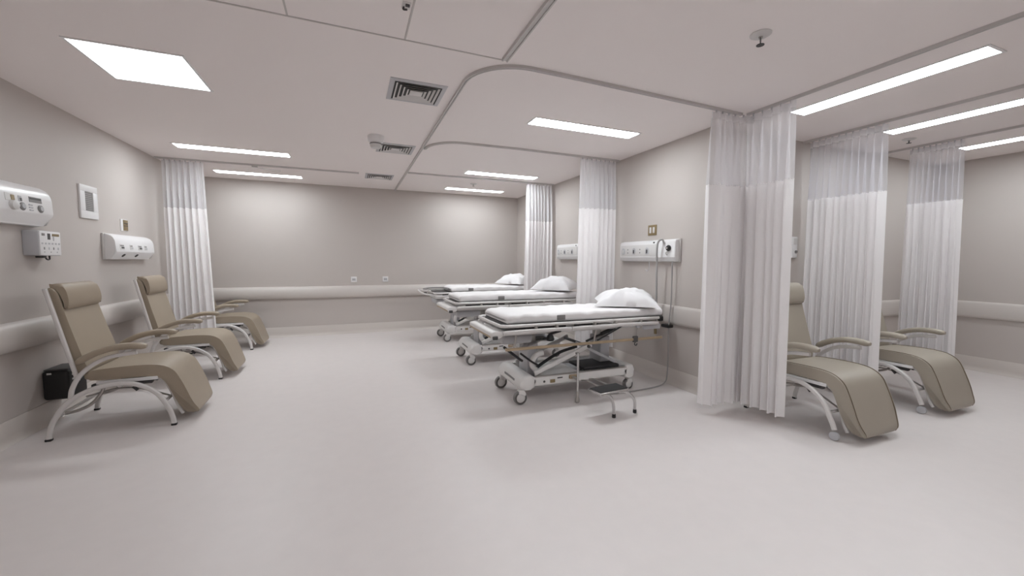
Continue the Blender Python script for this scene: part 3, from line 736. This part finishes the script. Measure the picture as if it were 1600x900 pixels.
t, patch, a, fd, hs = left_panel(3.62, 4.565, 1.655, 1.970, .115, 'large white curved medical wall panel at the left edge of the room', True)
cy = (3.62+4.565)/2
def P_(name, y, z, wy, hz, m, th=.003): return patch(name, y-cy, z, wy, hz, m, th)
P_('display_slot', 4.36, 1.850, .135, .042, MIDG); P_('display_slot', 4.36, 1.858, .125, .014, DARKG, .0045)
P_('switch_cover', 4.20, 1.842, .035, .042, GREYW); P_('rocker_switch', 4.205, 1.836, .022, .024, DARKG, .0045)
P_('socket_plate', 4.10, 1.842, .085, .055, OFFW); P_('brown_socket', 4.125, 1.840, .034, .038, BRASS, .006)
for y, m_ in ((4.21, MIDG), (4.40, MIDG)):
    bm = new(); lathe(bm, [(0, 0), (.030, 0), (.030, .006), (.024, .010), (0, .010)], (fd(1.785), y-cy, 1.785), 'X', 20); so = obj('gas_outlet', bm, m_, t)
    bm = new(); lathe(bm, [(0, 0), (.018, 0), (.018, .013), (0, .013)], (fd(1.785), y-cy, 1.788), 'X', 16); obj('outlet_core', bm, GREYW, so)
bm = new(); lathe(bm, [(0, 0), (.036, 0), (.034, .022), (.022, .030), (0, .030)], (fd(1.785), 4.115-cy, 1.785), 'X', 20); obj('gas_outlet', bm, OFFW, t)
for z in (1.806, 1.786, 1.766): P_('vent_slot', 4.30, z, .040, .010, GREYW, .004)

t = thing('control_box', 'white box with small buttons mounted below the large left wall panel', 'control box', (LX, 4.53, 1.415))
bm = new(); bx(bm, 0, .100, -.128, .128, 0, .203, .008, 3); obj('housing', bm, GREYW, t)
bm = new(); bx(bm, .098, .106, -.124, .124, .004, .199, .004); fp = obj('front_panel', bm, WHITE, t)
def onfp(name, y, z, wy, hz, m, th=.003):
    bm = new(); bx(bm, .105, .105+th, y-wy/2, y+wy/2, z-hz/2, z+hz/2, .001, 1); return obj(name, bm, m, fp)
onfp('button', -.085, .172, .034, .020, MIDG); onfp('switch', -.02, .158, .032, .050, DARKG); onfp('display', .062, .172, .085, .020, BRASS); onfp('label_plate', .035, .145, .012, .040, GREYW)
for i in range(6): onfp('key', -.10+.04*i, .100, .022, .014, GREYW, .002)
for i in range(4): onfp('key', -.08+.055*i, .060, .014, .020, MIDG if i in (0, 2) else GREYW, .002)
for i in range(3): onfp('key', -.08+.075*i, .030, .008, .008, MIDG, .002)
bm = new(); bx(bm, .03, .08, -.05, -.01, -.018, 0, .003); tube(bm, [(.06, .00, 0), (.065, .02, -.03), (.065, .05, -.028), (.06, .06, 0)], .006, 8); obj('plug', bm, DARKG, t)

t = thing('wall_plate', 'white rectangular wall plate with a grey grille, high on the left wall', 'wall plate', (LX, 5.305, 1.95))
bm = new()
for q in ((-.145, .145, -.162, -.088), (-.145, .145, .102, .162), (-.145, -.066, -.088, .102), (.066, .145, -.088, .102)): bx(bm, 0, .016, q[0], q[1], q[2], q[3], .002)
obj('frame', bm, WHITE, t)
bm = new(); bx(bm, 0, .010, -.066, .066, -.088, .102); g_ = obj('grille', bm, HOSEG, t)
bm = new()
for k in range(10): bx(bm, .009, .013, -.062, .062, -.080+.0185*k, -.072+.0185*k, .001, 1)
obj('grille_slats', bm, MIDG, g_)
t = thing('light_switch', 'small switch with a tan insert above the second left wall panel', 'switch', (LX, 5.965, 1.775))
bm = new(); bx(bm, 0, .009, -.075, .075, -.068, .068, .003); obj('plate', bm, WHITE, t)
bm = new(); bx(bm, .008, .013, -.030, .072, -.060, .060, .002); ins = obj('insert', bm, BRASS, t)
bm = new(); bx(bm, .012, .016, -.022, .064, .018, .026, .001, 1); bx(bm, .012, .016, -.022, .064, -.010, -.004, .001, 1); obj('switch_line', bm, DARKG, ins)
t = thing('pump_unit', 'black boxy unit with pale markings on the left wall behind the nearest recliner', 'black unit', (LX, 4.62, .2))
bm = new(); bx(bm, .005, .175, -.13, .13, 0, .25, .025, 4); obj('casing', bm, BLACK, t)
bm = new(); bx(bm, .012, .168, -.118, .118, .246, .262, .008, 3); obj('lid', bm, DARKG, t)
bm = new(); bx(bm, 0, .01, -.09, .09, .04, .2, .003); obj('mount_plate', bm, DARKG, t)
for k in range(3):
    bm = new(); bx(bm, .174, .178, -.085, -.055, .115+.04*k, .130+.04*k, .001, 1); obj('marking', bm, OFFW, t)
bm = new(); bx(bm, .04, .07, -.132, -.129, .22, .235, .001, 1); obj('marking', bm, OFFW, t)

# ------------------------------------------------------------------ wall fittings, back wall
for x, lb in ((.045, 'left one of two small square sockets on the back wall above the rail'), (.615, 'right one of two small square sockets on the back wall above the rail')):
    t = thing('wall_socket', lb, 'socket', (x, BY, 1.022), 0, 'back wall sockets')
    bm = new(); bx(bm, -.052, .052, -.009, 0, -.052, .052, .003); obj('plate', bm, WHITE, t)
    bm = new(); bx(bm, -.030, .030, -.012, -.008, -.024, .024, .002); ins = obj('insert', bm, GREYW, t)
    bm = new()
    for s in (-1, 1): cyl(bm, (s*.012, -.0135, 0), (s*.012, -.011, 0), .005, 10)
    obj('socket_hole', bm, DARKG, ins)

# ------------------------------------------------------------------ wall fittings, right wall and bay
def right_panel(label, loc, rz, length, hose=True):
    """local x along the wall, local -y into the room"""
    t = thing('headwall_panel', label, 'medical wall panel', loc, rz, 'bedside headwall panels')
    a = length/2; z0, z1 = -.128, .128
    bm = new(); bx(bm, -a, a, -.025, 0, z0, z1, .006); obj('back_plate', bm, OFFW, t)
    bm = new(); prism(bm, [(-.02, z1-.004), (-.070, z1-.010), (-.085, z1-.035), (-.085, z0+.050), (-.070, z0+.032), (-.060, z0+.010), (-.02, z0+.002)], -a+.01, a-.01, 'yz', bev=.012, seg=3); hs = obj('housing', bm, WHITE, t)
    bm = new(); bx(bm, -a+.04, a-.30, -.090, -.084, -.060, .075, .003); fp = obj('front_panel', bm, OFFW, t)
    for i, x in enumerate((-a+.09, -a+.30, -a+.54)):
        bm = new(); prism(bm, smooth_poly([(x-.026, -.034), (x-.028, .020), (x, .042), (x+.028, .020), (x+.026, -.034), (x, -.040)], 3), -.096, -.088, 'xz', bev=.002, seg=2); so = obj('gas_outlet', bm, GREYW, t)
        bm = new(); bx(bm, x-.012, x+.012, -.099, -.095, -.028, .016, .003); obj('outlet_core', bm, DARKG if i else OFFW, so)
    for x in (-a+.18, -a+.41):
        for z in (-.02, .02):
            bm = new(); cyl(bm, (x, -.093, z), (x, -.088, z), .008, 10); obj('indicator', bm, MIDG, t)
    bm = new(); lathe(bm, [(0, 0), (.032, 0), (.034, -.012), (.024, -.028), (0, -.030)], (a-.10, -.085, .025), 'Y', 20); vv = obj('round_valve', bm, BLACK, t)
    bm = new(); lathe(bm, [(0, -.028), (.013, -.028), (.012, -.042), (0, -.042)], (a-.10, -.085, .025), 'Y', 14); obj('valve_stem', bm, CHROME, vv)
    bm = new(); tube(bm, [(a-.11, -.088, -.005), (a-.125, -.105, -.03), (a-.11, -.10, -.055)], .007, 8); obj('drain_tap', bm, STEEL, t)
    bm = new(); cyl(bm, (a-.34, -.092, .095), (a-.34, -.080, .095), .009, 10); obj('indicator_lamp', bm, DARKG, t)
    return t
p1 = right_panel('white medical wall panel with hoses above the nearest pillow', (RX, 3.905, 1.522), math.radians(-90), .99)
# a copy's local x runs toward the viewer along the right wall
dup(p1, (RX, 5.66, 1.545), math.radians(-90), 'white medical wall panel half hidden behind the curtain by the middle stretcher')
t = thing('wall_box', 'small white wall box with a knob, in the gap beside the nearest right-hand curtain', 'wall box', (4.63, AY, 1.565))
bm = new(); bx(bm, -.045, .045, -.045, 0, -.118, .118, .010, 3); obj('housing', bm, WHITE, t)
bm = new(); bx(bm, -.032, .032, -.049, -.043, .03, .10, .003); obj('cover', bm, OFFW, t)
bm = new(); lathe(bm, [(0, 0), (.016, 0), (.014, -.018), (0, -.018)], (.012, -.044, -.05), 'Y', 14); obj('knob', bm, MIDG, t)
t = thing('light_switch', 'brass switch plate with two pale rockers above the nearest right wall panel', 'switch', (RX, 3.877, 1.772))
bm = new(); bx(bm, -.010, 0, -.072, .072, -.062, .062, .003); obj('plate', bm, BRASS, t)
for s in (-1, 1):
    bm = new(); bx(bm, -.015, -.008, s*.028-.015, s*.028+.015, -.035, .035, .003); obj('rocker', bm, OFFW, t)
# hose and cable
t = thing('suction_hose', 'grey hose hanging from the nearest right wall panel to bar height', 'hose', (3.255, 3.62, 0))
bm = new(); tube(bm, [(.03, -.05, 1.60), (.012, -.035, 1.645), (-.02, -.01, 1.615), (-.025, .0, 1.52), (-.012, .01, 1.38), (-.01, .01, 1.2), (0, .012, .95), (.005, .015, .72), (.005, .02, .575)], .011, 10); obj('hose_tube', bm, HOSEG, t)
bm = new(); cyl(bm, (.005, .02, .56), (.005, .02, .64), .016, 12); obj('hose_end', bm, BRASS, t)
bm = new(); cyl(bm, (.002, .013, .80), (.003, .014, .86), .017, 12); obj('hose_clip', bm, STEEL, t)
t = thing('power_cable', 'thin grey cable running from the nearest right wall panel down to the floor', 'cable', (3.33, 3.475, 0))
bm = new(); tube(bm, [(-.01, 0, 1.40), (-.008, 0, 1.2), (-.008, 0, .92), (-.03, .0, .68), (-.025, 0, .40), (-.03, 0, .12), (-.06, .0, .03), (-.16, -.02, .010), (-.34, -.05, .008), (-.62, -.06, .008), (-.85, -.04, .008)], .0075, 8); obj('cord', bm, HOSEG, t)
bm = new(); bx(bm, -.065, .01, -.03, .085, .655, .690, .008, 3); obj('hand_control', bm, BLACK, t)
bm = new(); tube(bm, [(-.02, .36, 1.395), (-.02, .36, 1.32), (-.02, .39, 1.28), (-.02, .42, 1.30)], .004, 6)
tag(obj('hanging_hook', bm, GREYW), 'small pale wire hook hanging under the nearest right wall panel', 'hook').location = (3.33, 3.475, 0)
